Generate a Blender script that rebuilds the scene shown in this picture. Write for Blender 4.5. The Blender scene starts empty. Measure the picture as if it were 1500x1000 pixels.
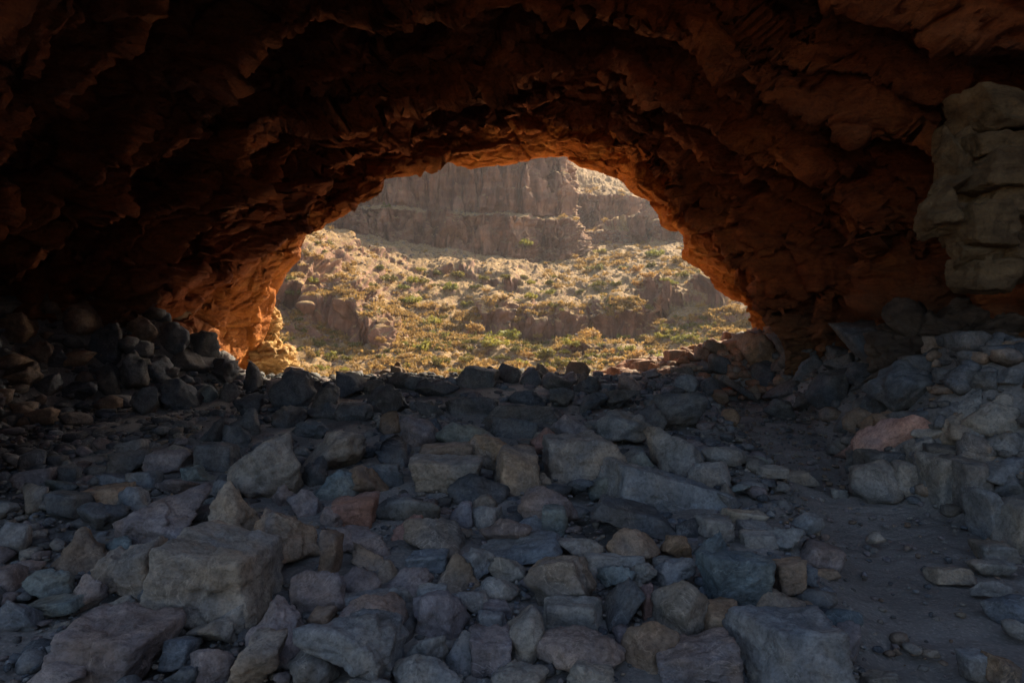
import bpy, bmesh, math, random
import numpy as np
from mathutils import Vector

SC = bpy.context.scene
COL = SC.collection

# ------------------------------------------------------------------ camera, sky, sun, exposure
CAMZ = 1.6
cam_d = bpy.data.cameras.new('camera'); cam_d.lens = 24; cam_d.sensor_width = 36
cam_d.clip_start = 0.05; cam_d.clip_end = 3000
cam = bpy.data.objects.new('camera', cam_d); COL.objects.link(cam)
cam.location = (0, 0, CAMZ); cam.rotation_euler = (math.radians(90), 0, 0)
SC.camera = cam
SUN_AZ, SUN_EL = math.radians(39), math.radians(36)     # azimuth from +Y towards +X
w = bpy.data.worlds.new('World'); SC.world = w; w.use_nodes = True
nt = w.node_tree
sky = nt.nodes.new('ShaderNodeTexSky'); sky.sky_type = 'NISHITA'; sky.sun_disc = False
sky.dust_density = 2.2; sky.ozone_density = 0.7; sky.sun_elevation = SUN_EL; sky.sun_rotation = SUN_AZ
bg = nt.nodes['Background']; bg.inputs['Strength'].default_value = 0.092
nt.links.new(sky.outputs[0], bg.inputs['Color'])
sl = bpy.data.lights.new('sun', 'SUN'); sl.energy = 5.0; sl.angle = math.radians(0.5); sl.color = (1, 0.83, 0.58)
so = bpy.data.objects.new('sun', sl); COL.objects.link(so)
S = Vector((math.sin(SUN_AZ)*math.cos(SUN_EL), math.cos(SUN_AZ)*math.cos(SUN_EL), math.sin(SUN_EL)))
so.rotation_euler = S.to_track_quat('Z', 'Y').to_euler(); so.location = S*60
vs = SC.view_settings
vs.view_transform = 'Standard'; vs.look = 'None'; vs.gamma = 1; vs.use_curve_mapping = False
vs.exposure = 1.5
SC.cycles.use_denoising = True
SC.cycles.max_bounces = 8; SC.cycles.diffuse_bounces = 5; SC.cycles.volume_bounces = 0

# ------------------------------------------------------------------ numeric helpers
def hsh(ix, iy, iz, seed):
    h = (ix.astype(np.int64)*374761393 + iy.astype(np.int64)*668265263 + iz.astype(np.int64)*2147483647 + seed*974634213) & 0xFFFFFFFF
    h = ((h ^ (h >> 13))*1274126177) & 0xFFFFFFFF
    h = ((h ^ (h >> 16))*2246822519) & 0xFFFFFFFF
    h = h ^ (h >> 15)
    return (h & 0xFFFFFF)/float(0x1000000)
def vnoise(p, seed=0):
    i = np.floor(p).astype(np.int64); f = p - i
    u = f*f*f*(f*(f*6-15)+10)
    out = 0
    for a in (0, 1):
        wx = u[:, 0] if a else 1-u[:, 0]
        for b in (0, 1):
            wy = u[:, 1] if b else 1-u[:, 1]
            for c in (0, 1):
                wz = u[:, 2] if c else 1-u[:, 2]
                out = out + hsh(i[:, 0]+a, i[:, 1]+b, i[:, 2]+c, seed)*wx*wy*wz
    return out*2-1
def fbm(p, octv=4, seed=0, gain=0.5):
    s = 0; a = 1.0; q = p.copy()
    for k in range(octv):
        s = s + a*vnoise(q, seed+k*17); a *= gain; q = q*2.03+11.3
    return s
def worley(p, seed=0):
    i = np.floor(p).astype(np.int64)
    f1 = np.full(len(p), 9.0); f2 = np.full(len(p), 9.0); cid = np.zeros(len(p))
    for a in (-1, 0, 1):
        for b in (-1, 0, 1):
            for c in (-1, 0, 1):
                jx, jy, jz = i[:, 0]+a, i[:, 1]+b, i[:, 2]+c
                dx = jx+hsh(jx, jy, jz, seed)-p[:, 0]
                dy = jy+hsh(jx, jy, jz, seed+1)-p[:, 1]
                dz = jz+hsh(jx, jy, jz, seed+2)-p[:, 2]
                d = np.sqrt(dx*dx+dy*dy+dz*dz)
                near = d < f1
                f2 = np.where(near, f1, np.minimum(f2, d))
                cid = np.where(near, hsh(jx, jy, jz, seed+3), cid)
                f1 = np.where(near, d, f1)
    return f1, f2, cid
def facet(p, seed=0):                    # every cell of the rock broken off along its own plane
    i = np.floor(p).astype(np.int64)
    f1 = np.full(len(p), 9.0); off = np.zeros((len(p), 3)); cid = np.zeros(len(p))
    for a in (-1, 0, 1):
        for b in (-1, 0, 1):
            for c in (-1, 0, 1):
                jx, jy, jz = i[:, 0]+a, i[:, 1]+b, i[:, 2]+c
                o = np.stack([jx+hsh(jx, jy, jz, seed)-p[:, 0], jy+hsh(jx, jy, jz, seed+1)-p[:, 1], jz+hsh(jx, jy, jz, seed+2)-p[:, 2]], 1)
                d = (o*o).sum(1); near = d < f1
                f1 = np.where(near, d, f1); off = np.where(near[:, None], o, off); cid = np.where(near, hsh(jx, jy, jz, seed+3), cid)
    rv = np.stack([np.modf(cid*k_)[0] for k_ in (7919.0, 104.729, 1299.7)], 1)*2-1
    return (off*rv).sum(1)
def sstep(a, b, x):
    t = np.clip((x-a)/(b-a), 0, 1); return t*t*(3-2*t)
def mesh_np(name, v, faces, mat=None, smooth=True):
    me = bpy.data.meshes.new(name)
    v = np.asarray(v, np.float32); faces = np.asarray(faces, np.int32); k = faces.shape[1]; n = len(faces)
    me.vertices.add(len(v)); me.vertices.foreach_set('co', v.ravel())
    me.loops.add(n*k); me.loops.foreach_set('vertex_index', faces.ravel())
    me.polygons.add(n); me.polygons.foreach_set('loop_start', np.arange(0, n*k, k, dtype=np.int32))
    me.polygons.foreach_set('use_smooth', np.full(n, smooth))
    me.update(calc_edges=True); me.validate()
    if mat: me.materials.append(mat)
    return me
def grid_faces(nr, nc):
    a = (np.arange(nr-1)[:, None]*nc+np.arange(nc-1)[None, :]).ravel()
    return np.stack([a, a+1, a+nc+1, a+nc], 1)
def grid_normals(P):
    du = np.gradient(P, axis=1); dv = np.gradient(P, axis=0)
    n = np.cross(du, dv); return n/np.maximum(np.linalg.norm(n, axis=2, keepdims=True), 1e-9)
def obj(name, me, label=None, cat=None, group=None, kind=None, loc=(0, 0, 0), parent=None):
    o = bpy.data.objects.new(name, me); COL.objects.link(o); o.location = loc
    if parent: o.parent = parent
    if label: o['label'] = label
    if cat: o['category'] = cat
    if group: o['group'] = group
    if kind: o['kind'] = kind
    return o
def at(px, py, d):                       # photo pixel at depth d -> world point
    return np.array([(px-750)/1000*d, d, CAMZ+(500-py)/1000*d])
def topx(p):
    return 750+p[0]/p[1]*1000, 500-(p[2]-CAMZ)/p[1]*1000

# ------------------------------------------------------------------ materials
class NB:
    def __init__(s, name):
        s.m = bpy.data.materials.new(name); s.m.use_nodes = True; s.t = s.m.node_tree
        s.b = s.t.nodes['Principled BSDF']; s.b.inputs['Specular IOR Level'].default_value = 0.25
        s.b.inputs['Roughness'].default_value = 0.9
        s.tc = s.t.nodes.new('ShaderNodeTexCoord')
    def link(s, a, b): s.t.links.new(a, b)
    def noise(s, vec, scale, detail=6, rough=0.6, dist=0.0):
        n = s.t.nodes.new('ShaderNodeTexNoise'); n.inputs['Scale'].default_value = scale
        n.inputs['Detail'].default_value = detail; n.inputs['Roughness'].default_value = rough; n.inputs['Distortion'].default_value = dist
        s.link(vec, n.inputs['Vector']); return n.outputs['Fac']
    def voro(s, vec, scale, feat='F1'):
        n = s.t.nodes.new('ShaderNodeTexVoronoi'); n.feature = feat; n.inputs['Scale'].default_value = scale
        s.link(vec, n.inputs['Vector']); return n
    def ramp(s, fac, stops):
        n = s.t.nodes.new('ShaderNodeValToRGB'); e = n.color_ramp.elements
        while len(e) < len(stops): e.new(0.5)
        for k, (p, c) in enumerate(stops): e[k].position = p; e[k].color = (*c, 1) if len(c) == 3 else c
        s.link(fac, n.inputs[0]); return n.outputs[0]
    def mix(s, fac, a, b, mode='MIX'):
        n = s.t.nodes.new('ShaderNodeMix'); n.data_type = 'RGBA'; n.blend_type = mode
        for sock, val in ((n.inputs[0], fac), (n.inputs[6], a), (n.inputs[7], b)):
            if isinstance(val, (int, float)): sock.default_value = val
            elif isinstance(val, tuple): sock.default_value = (*val, 1)
            else: s.link(val, sock)
        return n.outputs[2]
    def math(s, op, a, b=0.0):
        n = s.t.nodes.new('ShaderNodeMath'); n.operation = op
        for k, val in enumerate((a, b)):
            if isinstance(val, (int, float)): n.inputs[k].default_value = val
            else: s.link(val, n.inputs[k])
        return n.outputs[0]
    def mapping(s, vec, scale=(1, 1, 1), rot=(0, 0, 0)):
        n = s.t.nodes.new('ShaderNodeMapping'); n.inputs['Scale'].default_value = scale; n.inputs['Rotation'].default_value = rot
        s.link(vec, n.inputs['Vector']); return n.outputs[0]
    def bump(s, h, dist, strength=1.0, prev=None):
        n = s.t.nodes.new('ShaderNodeBump'); n.inputs['Distance'].default_value = dist; n.inputs['Strength'].default_value = strength
        s.link(h, n.inputs['Height'])
        if prev is not None: s.link(prev, n.inputs['Normal'])
        return n.outputs[0]
    def out(s, col, nrm=None):
        s.link(col, s.b.inputs['Base Color'])
        if nrm is not None: s.link(nrm, s.b.inputs['Normal'])
        return s.m

def rock_mat(name, lo, mid, hi, stain, samt=0.5, gr=0.2):
    cg = np.array([.19, .182, .178])
    lo, mid, hi = [tuple(float(x_) for x_ in (np.array(c_)*(1-gr)+cg*np.mean(c_)/np.mean(cg)*gr)*np.array([1.34, 1.26, 1.16])) for c_ in (lo, mid, hi)]
    b = NB(name)
    oi = b.t.nodes.new('ShaderNodeObjectInfo')
    off = b.t.nodes.new('ShaderNodeVectorMath'); off.operation = 'ADD'
    sc = b.math('MULTIPLY', oi.outputs['Random'], 137.0)
    b.link(b.tc.outputs['Object'], off.inputs[0]); b.link(sc, off.inputs[1])
    v = off.outputs[0]
    n1 = b.noise(v, 3.2, 9, 0.65, 0.4)
    c = b.ramp(n1, [(0.28, lo), (0.5, mid), (0.72, hi)])
    st = b.ramp(b.noise(v, 2.1, 5, 0.6, 1.0), [(0.52, (0, 0, 0)), (0.66, (samt,)*3)])
    c = b.mix(st, c, stain)
    sp = b.ramp(b.noise(v, 46, 3, 0.7), [(0.35, (0.62,)*3), (0.55, (1, 1, 1)), (0.75, (1.0,)*3)])
    c = b.mix(0.85, c, sp, 'MULTIPLY')
    pit = b.ramp(b.voro(v, 34).outputs['Distance'], [(0.05, (0.55,)*3), (0.28, (1, 1, 1))])
    c = b.mix(0.45, c, pit, 'MULTIPLY')
    tint = b.ramp(oi.outputs['Random'], [(0.0, (0.66, 0.68, 0.72)), (0.45, (1, 0.97, 0.95)), (0.75, (0.82, 0.84, 0.86)), (1.0, (1.15, 1.12, 1.06))])
    c = b.mix(1.0, c, tint, 'MULTIPLY')
    vn = b.math('ABSOLUTE', b.math('SUBTRACT', b.noise(v, 2.6, 5, 0.6, 1.2), 0.5))
    c = b.mix(b.ramp(vn, [(0.0, (.5,)*3), (0.012, (0, 0, 0))]), c, hi)
    pt = b.ramp(b.noise(v, 1.5, 4, .6, .8), [(.36, (.84, .94, 1.06)), (.5, (1, 1, 1)), (.64, (1.14, 1.0, .84))])
    c = b.mix(.9, c, pt, 'MULTIPLY')
    mo = b.ramp(b.noise(v, 11, 8, 0.75), [(0.34, (.6,)*3), (0.5, (1, 1, 1)), (0.68, (1.3, 1.28, 1.25))])
    c = b.mix(0.8, c, mo, 'MULTIPLY')
    strat = b.noise(b.mapping(v, (2, 2, 9), (0.4, 0.3, 0)), 2.2, 5, 0.6)
    nr = b.bump(strat, 0.03, 0.45)
    nr = b.bump(b.noise(v, 16, 8, 0.7), 0.022, 0.9, nr)
    nr = b.bump(b.noise(v, 70, 4, 0.7), 0.006, 0.7, nr)
    return b.out(c, nr)
PAL = {
 'blue':   ('blue-grey',   rock_mat('blue_grey_stone', (.10,.115,.135), (.17,.185,.205), (.25,.265,.285), (.20,.15,.11), .35)),
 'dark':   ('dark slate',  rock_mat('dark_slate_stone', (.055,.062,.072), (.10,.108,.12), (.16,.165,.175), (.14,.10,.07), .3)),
 'teal':   ('teal-grey',   rock_mat('teal_grey_stone', (.085,.115,.125), (.145,.185,.195), (.22,.26,.265), (.18,.15,.12), .3)),
 'purple': ('purple-grey', rock_mat('purple_grey_stone', (.12,.10,.105), (.20,.168,.172), (.29,.25,.25), (.15,.16,.19), .4)),
 'grey':   ('grey',        rock_mat('grey_stone', (.14,.135,.125), (.22,.21,.195), (.31,.295,.275), (.15,.16,.18), .4)),
 'tan':    ('tan',         rock_mat('tan_stone', (.15,.128,.108), (.235,.20,.168), (.33,.285,.24), (.17,.17,.18), .5)),
 'brown':  ('brown',       rock_mat('brown_stone', (.13,.09,.065), (.21,.15,.105), (.30,.22,.16), (.15,.15,.16), .4)),
 'ochre':  ('ochre-stained', rock_mat('ochre_stone', (.19,.145,.105), (.30,.205,.13), (.37,.28,.20), (.22,.21,.21), .75)),
 'pink':   ('pinkish red', rock_mat('pinkish_stone', (.26,.14,.115), (.40,.225,.185), (.50,.32,.27), (.26,.21,.19), .4)),
 'red':    ('reddish',     rock_mat('reddish_stone', (.17,.095,.08), (.27,.15,.125), (.35,.22,.185), (.19,.165,.16), .6)),
}

def cave_mat():
    b = NB('cave_rock'); v = b.tc.outputs['Object']
    n1 = b.noise(v, 0.9, 9, 0.62, 0.5)
    c = b.ramp(n1, [(0.25, (.10,.024,.007)), (0.5, (.265,.066,.015)), (0.75, (.43,.132,.03))])
    c2 = b.ramp(b.noise(v, 0.45, 5, 0.6, 0.6), [(0.5, (0, 0, 0)), (0.68, (.8,)*3)])
    c = b.mix(c2, c, (.19, .058, .02))
    # greyer, tanner rock low on the walls and on the near right
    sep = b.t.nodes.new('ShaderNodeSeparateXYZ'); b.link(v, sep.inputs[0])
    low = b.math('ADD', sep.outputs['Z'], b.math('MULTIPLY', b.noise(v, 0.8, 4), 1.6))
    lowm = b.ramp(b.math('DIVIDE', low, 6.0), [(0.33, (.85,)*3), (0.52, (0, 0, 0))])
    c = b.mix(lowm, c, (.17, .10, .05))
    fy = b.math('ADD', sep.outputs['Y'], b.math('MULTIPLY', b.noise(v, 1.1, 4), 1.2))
    glowm = b.ramp(b.math('DIVIDE', fy, 16.0), [(0.73, (0, 0, 0)), (0.83, (.8,)*3)])     # orange bounce light at the far mouth, painted into the rock colour
    c = b.mix(glowm, c, b.ramp(b.noise(v, 2.4, 8, .65, .4), [(.3, (.36, .105, .015)), (.52, (.62, .20, .03)), (.72, (.74, .32, .065))]))
    sp = b.ramp(b.noise(v, 24, 5, 0.7), [(0.3, (.5,)*3), (0.55, (1, 1, 1))])
    c = b.mix(0.7, c, sp, 'MULTIPLY')
    st = b.ramp(b.noise(b.mapping(v, (1, 1, 5)), 1.6, 6, 0.65, 0.3), [(0.35, (.55,)*3), (0.55, (1, 1, 1)), (0.8, (1.2, 1.15, 1.05))])
    c = b.mix(0.6, c, st, 'MULTIPLY')
    nr = b.bump(b.noise(b.mapping(v, (1.2, 1.2, 5)), 2.5, 8, 0.65, 0.3), 0.14, 0.8)
    nr = b.bump(b.noise(v, 11, 8, 0.7), 0.05, 0.9, nr)
    nr = b.bump(b.voro(v, 7, 'DISTANCE_TO_EDGE').outputs['Distance'], 0.02, 0.5, nr)
    return b.out(c, nr)
def pillar_mat(name, lo, mid, hi):
    b = NB(name); v = b.tc.outputs['Object']
    c = b.ramp(b.noise(v, 1.7, 9, 0.65, 0.5), [(0.28, lo), (0.5, mid), (0.74, hi)])
    dk = b.ramp(b.noise(b.mapping(v, (1, 1, 4)), 1.4, 6, 0.6), [(0.40, (.45, .42, .42)), (0.56, (1, 1, 1))])
    c = b.mix(0.8, c, dk, 'MULTIPLY')
    sp = b.ramp(b.noise(v, 35, 4, 0.7), [(0.3, (.6,)*3), (0.55, (1, 1, 1))])
    c = b.mix(0.7, c, sp, 'MULTIPLY')
    nr = b.bump(b.noise(b.mapping(v, (1, 1, 4)), 3.5, 8, 0.65), 0.08, 0.8)
    nr = b.bump(b.noise(v, 18, 8, 0.7), 0.03, 0.9, nr)
    return b.out(c, nr)
def dirt_mat():
    b = NB('dirt'); v = b.tc.outputs['Object']
    c = b.ramp(b.noise(v, 1.3, 9, 0.65, 0.3), [(0.3, (.19,.172,.16)), (0.5, (.29,.265,.245)), (0.72, (.38,.35,.325))])
    sp = b.ramp(b.voro(v, 42).outputs['Distance'], [(0.1, (1.35, 1.3, 1.25)), (0.35, (.85,)*3), (0.8, (.7,)*3)])
    c = b.mix(0.7, c, sp, 'MULTIPLY')
    # sun-bleached tan earth away from the cave
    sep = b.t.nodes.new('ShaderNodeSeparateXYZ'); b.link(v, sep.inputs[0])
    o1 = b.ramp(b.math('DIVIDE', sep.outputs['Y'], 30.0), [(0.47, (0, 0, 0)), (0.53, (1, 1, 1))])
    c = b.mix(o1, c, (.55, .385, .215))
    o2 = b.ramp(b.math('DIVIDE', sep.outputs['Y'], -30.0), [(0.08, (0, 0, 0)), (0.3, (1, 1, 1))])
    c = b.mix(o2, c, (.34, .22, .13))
    nr = b.bump(b.noise(b.mapping(v, (1, 2.2, 1)), 5, 9, 0.7), 0.06, 0.9)
    nr = b.bump(b.noise(v, 38, 6, 0.75), 0.014, 1.0, nr)
    return b.out(c, nr)
def hill_mat():
    b = NB('canyon_earth'); v = b.tc.outputs['Object']
    g = b.t.nodes.new('ShaderNodeNewGeometry')
    sep = b.t.nodes.new('ShaderNodeSeparateXYZ'); b.link(g.outputs['Normal'], sep.inputs[0])
    earth = b.ramp(b.noise(v, 0.35, 10, 0.7, 0.4), [(0.3, (.19,.11,.05)), (0.5, (.335,.205,.092)), (0.7, (.45,.30,.142))])
    gr = b.ramp(b.noise(v, 1.1, 6, 0.75), [(0.5, (0, 0, 0)), (0.6, (.75,)*3)])
    earth = b.mix(gr, earth, (.44, .285, .10))
    pale = b.ramp(b.voro(v, 2.4).outputs['Distance'], [(0.12, (.7,)*3), (0.3, (0, 0, 0))])
    dkp = b.ramp(b.noise(v, 1.7, 8, 0.8), [(0.36, (.38, .33, .30)), (0.52, (1, 1, 1))])
    earth = b.mix(0.85, earth, dkp, 'MULTIPLY')
    earth = b.mix(pale, earth, (.42, .37, .32))
    stone = b.ramp(b.noise(b.mapping(v, (1, 1, .35)), 0.22, 10, 0.7, 0.6), [(0.3, (.11,.056,.038)), (0.5, (.29,.158,.102)), (0.7, (.48,.295,.195))])
    streak = b.ramp(b.noise(b.mapping(v, (1, 1, .06)), 0.5, 6, 0.65), [(0.38, (.55, .5, .47)), (0.55, (1, 1, 1)), (0.75, (1.25, 1.12, .95))])
    stone = b.mix(0.75, stone, streak, 'MULTIPLY')
    band = b.ramp(b.noise(b.mapping(v, (.05, .05, 1)), 0.55, 4, 0.6), [(0.42, (.7, .66, .64)), (0.56, (1.1, 1.05, 1))])
    stone = b.mix(0.6, stone, band, 'MULTIPLY')
    st = b.math('ADD', sep.outputs['Z'], b.math('MULTIPLY', b.math('SUBTRACT', b.noise(v, 0.6, 6, 0.7), 0.5), 0.5))
    m = b.ramp(st, [(0.52, (0, 0, 0)), (0.70, (1, 1, 1))])
    c = b.mix(m, stone, earth)
    nr = b.bump(b.noise(v, 0.9, 10, 0.72), 0.9, 0.8)
    nr = b.bump(b.noise(v, 5, 6, 0.7), 0.2, 0.8, nr)
    return b.out(c, nr)
def leaf_mat(name, a, c_):
    b = NB(name)
    oi = b.t.nodes.new('ShaderNodeObjectInfo')
    n = b.noise(b.tc.outputs['Object'], 2.6, 4, 0.7)
    c = b.ramp(n, [(0.3, a), (0.7, c_)])
    tint = b.ramp(oi.outputs['Random'], [(0, (.75, .78, .8)), (1, (1.15, 1.05, 1))])
    c = b.mix(1.0, c, tint, 'MULTIPLY')
    b.b.inputs['Roughness'].default_value = 0.7
    tr = b.t.nodes.new('ShaderNodeBsdfTranslucent'); b.link(c, tr.inputs['Color'])
    mx = b.t.nodes.new('ShaderNodeMixShader'); mx.inputs[0].default_value = 0.4
    b.out(c)
    o = b.t.nodes['Material Output']
    b.link(b.b.outputs[0], mx.inputs[1]); b.link(tr.outputs[0], mx.inputs[2]); b.link(mx.outputs[0], o.inputs['Surface'])
    return b.m
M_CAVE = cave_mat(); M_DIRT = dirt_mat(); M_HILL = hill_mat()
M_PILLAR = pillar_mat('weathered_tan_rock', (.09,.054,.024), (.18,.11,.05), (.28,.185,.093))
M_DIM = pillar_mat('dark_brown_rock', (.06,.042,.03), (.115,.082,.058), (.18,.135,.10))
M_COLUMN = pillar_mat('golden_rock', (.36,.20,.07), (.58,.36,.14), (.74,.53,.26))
M_SUNROCK = rock_mat('rusty_stone', (.16,.085,.055), (.27,.155,.10), (.38,.25,.18), (.22,.17,.14), .5)

# ------------------------------------------------------------------ the ground
def xb(d):  return np.interp(d, [2.5, 3.2, 5.6, 7.6, 9, 10.5, 12], [1.35, 1.6, 2.35, 2.6, 2.75, 3.0, 3.0])
def xr(d):  return np.interp(d, [0, 3.6, 4.6, 5.0, 6.1, 7, 8.5, 10, 11.5, 13, 14], [6.5, 5.4, 3.95, 3.65, 3.1, 3.35, 3.9, 4.2, 4.2, 4.3, 5])
def xl(d):  return np.interp(d, [0, 5, 8.2, 9, 10.2, 11, 12, 13.5], [-7, -6, -5.2, -4.55, -4.1, -4.3, -5.2, -6])
def ground(x, y):
    x = np.asarray(x, float); y = np.asarray(y, float)
    zr_ = np.where(y < 10.7, 0.13+0.118*np.clip(y-2.7, -1.2, 99), 1.074-0.24*(y-10.7))
    zp = 0.08*np.clip(y-3, -0.5, 8.2)
    zp = np.where(y > 11.2, 0.656-0.1*(y-11.2), zp)
    k = sstep(-0.35, 0.35, x-xb(y))
    z = zr_*(1-k)+zp*k
    inn = sstep(3.0, 4.4, y)*(1-sstep(14, 16, y))
    z = z+inn*np.clip((x-xr(y))*1.15, 0, np.interp(y, [4, 5, 6.5, 7.6, 8.6, 11, 13], [0.7, 1.15, 1.3, 1.1, .85, .8, .6]))
    z = z+inn*np.clip((xl(y)-x)*1.15, 0, np.interp(y, [8.4, 9.6, 10.6, 12], [1.5, 1.15, .35, .1]))
    # spill of stones beyond the far edge, to the right
    sp = sstep(11.2, 12.2, y)*(1-sstep(13.6, 15.5, y))
    z = np.maximum(z, z*(1-sp)+sp*(0.86+np.clip((x-1.7)*0.27, -0.8, 0.85)))
    z = np.where(y > 12.5, np.maximum(z, 0.45-0.02*(y-12.5)), z)
    z = np.where(y > 19, z-0.45*np.clip(y-19, 0, 24), z)
    z = np.where(y < 1.5, np.minimum(z, 0.0), z)
    z = z+12*sstep(5.5, 12, x)*sstep(-40, -30, y)*(1-sstep(-1, 2.5, y))*sstep(400, 60, x)  # hill added behind the camera at right, unseen, to shade the left wall
    return z
def axis(parts):
    out = []
    for a, b, n in parts: out += list(np.linspace(a, b, n, endpoint=False))
    out.append(parts[-1][1]); return np.array(out)
gx = axis([(-400, -40, 14), (-40, -7, 30), (-7, 7, 260), (7, 40, 30), (40, 400, 14)])
gy = axis([(-500, -30, 20), (-30, 0, 40), (0, 2.4, 24), (2.4, 14.5, 290), (14.5, 46, 50)])
X, Y = np.meshgrid(gx, gy)
Z = ground(X, Y)
P3 = np.stack([X.ravel(), Y.ravel(), Z.ravel()], 1)
nz = 0.045*fbm(P3*np.array([1.6, 1.6, 0]), 5, 5)+0.012*fbm(P3*np.array([9, 12, 0]), 3, 8)
far_f = sstep(16, 24, Y.ravel())+sstep(2, 10, -Y.ravel())
nz = nz+far_f*0.5*fbm(P3*np.array([.25, .25, 0]), 4, 9)
P3[:, 2] += nz-0.02
obj('ground', mesh_np('ground', P3, grid_faces(len(gy), len(gx)), M_DIRT), 'dark dirt floor running through the cave and out both ends', 'ground', kind='structure')

# ------------------------------------------------------------------ the cave vault
AX_Z = CAMZ-0.25
RIMS = [   # depth, photo-traced edge from left foot over the arch to the right foot
 (13.2, [(365,640),(370,560),(380,520),(395,480),(402,445),(420,402),(440,378),(449,345),(470,340),(500,322),(530,302),(560,280),(563,262),(600,256),(640,248),(655,238),(690,246),(720,241),(750,236),(800,231),(830,231),(850,245),(885,256),(910,266),(920,286),(945,294),(965,312),(968,332),(1000,346),(1001,378),(1030,396),(1048,422),(1072,438),(1088,444),(1098,475),(1108,505),(1125,545),(1140,640)]),
 (10.8, [(262,650),(268,540),(275,490),(288,430),(325,393),(395,360),(440,330),(465,290),(545,232),(600,205),(700,186),(800,172),(900,192),(960,235),(1012,290),(1045,345),(1085,395),(1130,445),(1160,500),(1172,560),(1180,650)]),
 (9.0,  [(110,660),(140,560),(195,450),(258,350),(350,300),(375,240),(420,210),(530,188),(555,172),(690,148),(770,105),(870,88),(950,140),(1000,185),(1130,252),(1200,285),(1262,380),(1292,450),(1302,560),(1315,660)]),
 (7.5,  [(-70,660),(-45,560),(-5,450),(60,400),(130,330),(250,200),(330,110),(370,50),(480,34),(560,60),(700,46),(850,30),(1000,66),(1130,150),(1250,195),(1310,185),(1390,260),(1425,350),(1445,450),(1455,560),(1465,660)]),
]
TH = np.linspace(math.radians(212), math.radians(-32), 820)
def rim_r(d, pts):
    a = []; r = []
    for px, py in pts:
        x_, z_ = (px-750)/1000*d, (500-py)/1000*d+CAMZ-AX_Z
        t = math.atan2(z_, x_)
        if t < -math.pi/2: t += 2*math.pi
        a.append(t); r.append(math.hypot(x_, z_))
    o = np.argsort(a); return np.interp(TH, np.array(a)[o], np.array(r)[o])
rims = [(d, rim_r(d, p)) for d, p in RIMS]
def soften(r, k):
    ker = np.hanning(k); ker /= ker.sum(); return np.convolve(np.pad(r, k//2, 'edge'), ker, 'valid')[:len(r)]
r75 = soften(rims[3][1], 61)
def rim_m(pts):
    a = [math.atan2(z_+CAMZ-AX_Z, x_) for x_, z_ in pts]; a = [t_+2*math.pi if t_ < -math.pi/2 else t_ for t_ in a]
    r = [math.hypot(x_, z_+CAMZ-AX_Z) for x_, z_ in pts]; o = np.argsort(a); return np.interp(TH, np.array(a)[o], np.array(r)[o])
rims += [(6.1, np.minimum(r75*1.06+0.08, soften(rim_m([(-4.9,-2),(-4.9,0),(-4.6,1.8),(-3,3.3),(0,3.75),(2.5,4.0),(5.2,3.2),(6.2,1),(6.4,-2)]), 81))),  # near mouth, out of view, drawn in at left and top to cut skylight
         (4.9, soften(rim_m([(-4.05,-2),(-4.05,0),(-3.9,1.7),(-2.5,2.95),(0,3.3),(2.5,3.5),(5,3.0),(6.6,1),(6.9,-2)]), 81)),
         (3.9, soften(rim_m([(-3.8,-2),(-3.8,.4),(-3.4,2.0),(-2,3.0),(0,3.4),(3,3.9),(6,3.4),(8,1.2),(8.5,-2)]), 81))]
rims = rims[::-1]                        # near to far
dd = np.concatenate([np.linspace(3.9, 6.1, 70, endpoint=False), np.linspace(6.1, 9.0, 170, endpoint=False), np.linspace(9.0, 13.2, 230)])
D, T = np.meshgrid(dd, TH, indexing='ij')
rd = np.array([r[0] for r in rims]); RR = np.stack([r[1] for r in rims])
# wander of the ledge edges: block-wise offsets
base = np.stack([np.cos(T)*4.5, D, np.sin(T)*4.5], 2).reshape(-1, 3)
_, _, c1 = worley(base*np.array([.8, .35, .8])+3.1, 21)
warp = (0.5*fbm(base*0.45, 3, 31)+0.5*(c1-0.5)).reshape(D.shape)
lock = np.minimum(1, np.minimum(np.abs(D-3.9), np.abs(13.2-D))/1.2)
Dw = np.clip(D+warp*lock*0.5, 3.9, 13.2)
k = np.clip(np.searchsorted(rd, Dw, 'right')-1, 0, len(rd)-2)
t = (Dw-rd[k])/(rd[k+1]-rd[k])
ti = np.broadcast_to(np.arange(len(TH)), D.shape)
R0 = RR[k, ti]; R1 = RR[k+1, ti]
rec = np.array([0.0, 0.3, 0.8, 1.05, 0.85, 0.45])[k]
left = sstep(math.radians(125), math.radians(165), T)
rec = rec*np.where(k == 5, 1-left*.7, 1.0)
litwall = 1-0.8*sstep(math.radians(140), math.radians(155), T)*sstep(10.4, 11.2, D)
shape = np.where(t < 0.16, np.sin(np.clip(t/0.16, 0, 1)*math.pi/2), np.clip(1-(t-0.16)/0.84, 0, 1)**0.8)
n2 = np.array([2, 2, 3, 3, 3, 3])[k]
ph = t*n2+0.55*fbm(base*np.array([.6, .3, .6]), 3, 37).reshape(D.shape)+0.5*(c1.reshape(D.shape)-.5)
fr = ph-np.floor(ph)
saw = np.where(fr < 0.14, fr/0.14, (1-fr)/0.86)
R = R0*(1-t)+R1*t+rec*shape+0.40*(saw-0.5)*litwall*np.minimum(1, np.abs(13.2-D)/0.8)*np.minimum(1, (D-3.9)/.6)
CAVE = np.stack([np.cos(T)*R, D, AX_Z+np.sin(T)*R], 2)
pull = 1-0.12*np.exp(-((T-math.radians(133))/math.radians(22))**2)*sstep(11.2, 13.2, D)
CAVE = np.stack([CAVE[:, :, 0]*pull, D*pull, (CAVE[:, :, 2]-CAMZ)*pull+CAMZ], 2)
N = grid_normals(CAVE)
C0 = np.array([0, 0, AX_Z]); inward = -np.stack([np.cos(T), 0*T, np.sin(T)], 2)
if (N*inward).sum() < 0: N = -N
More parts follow.
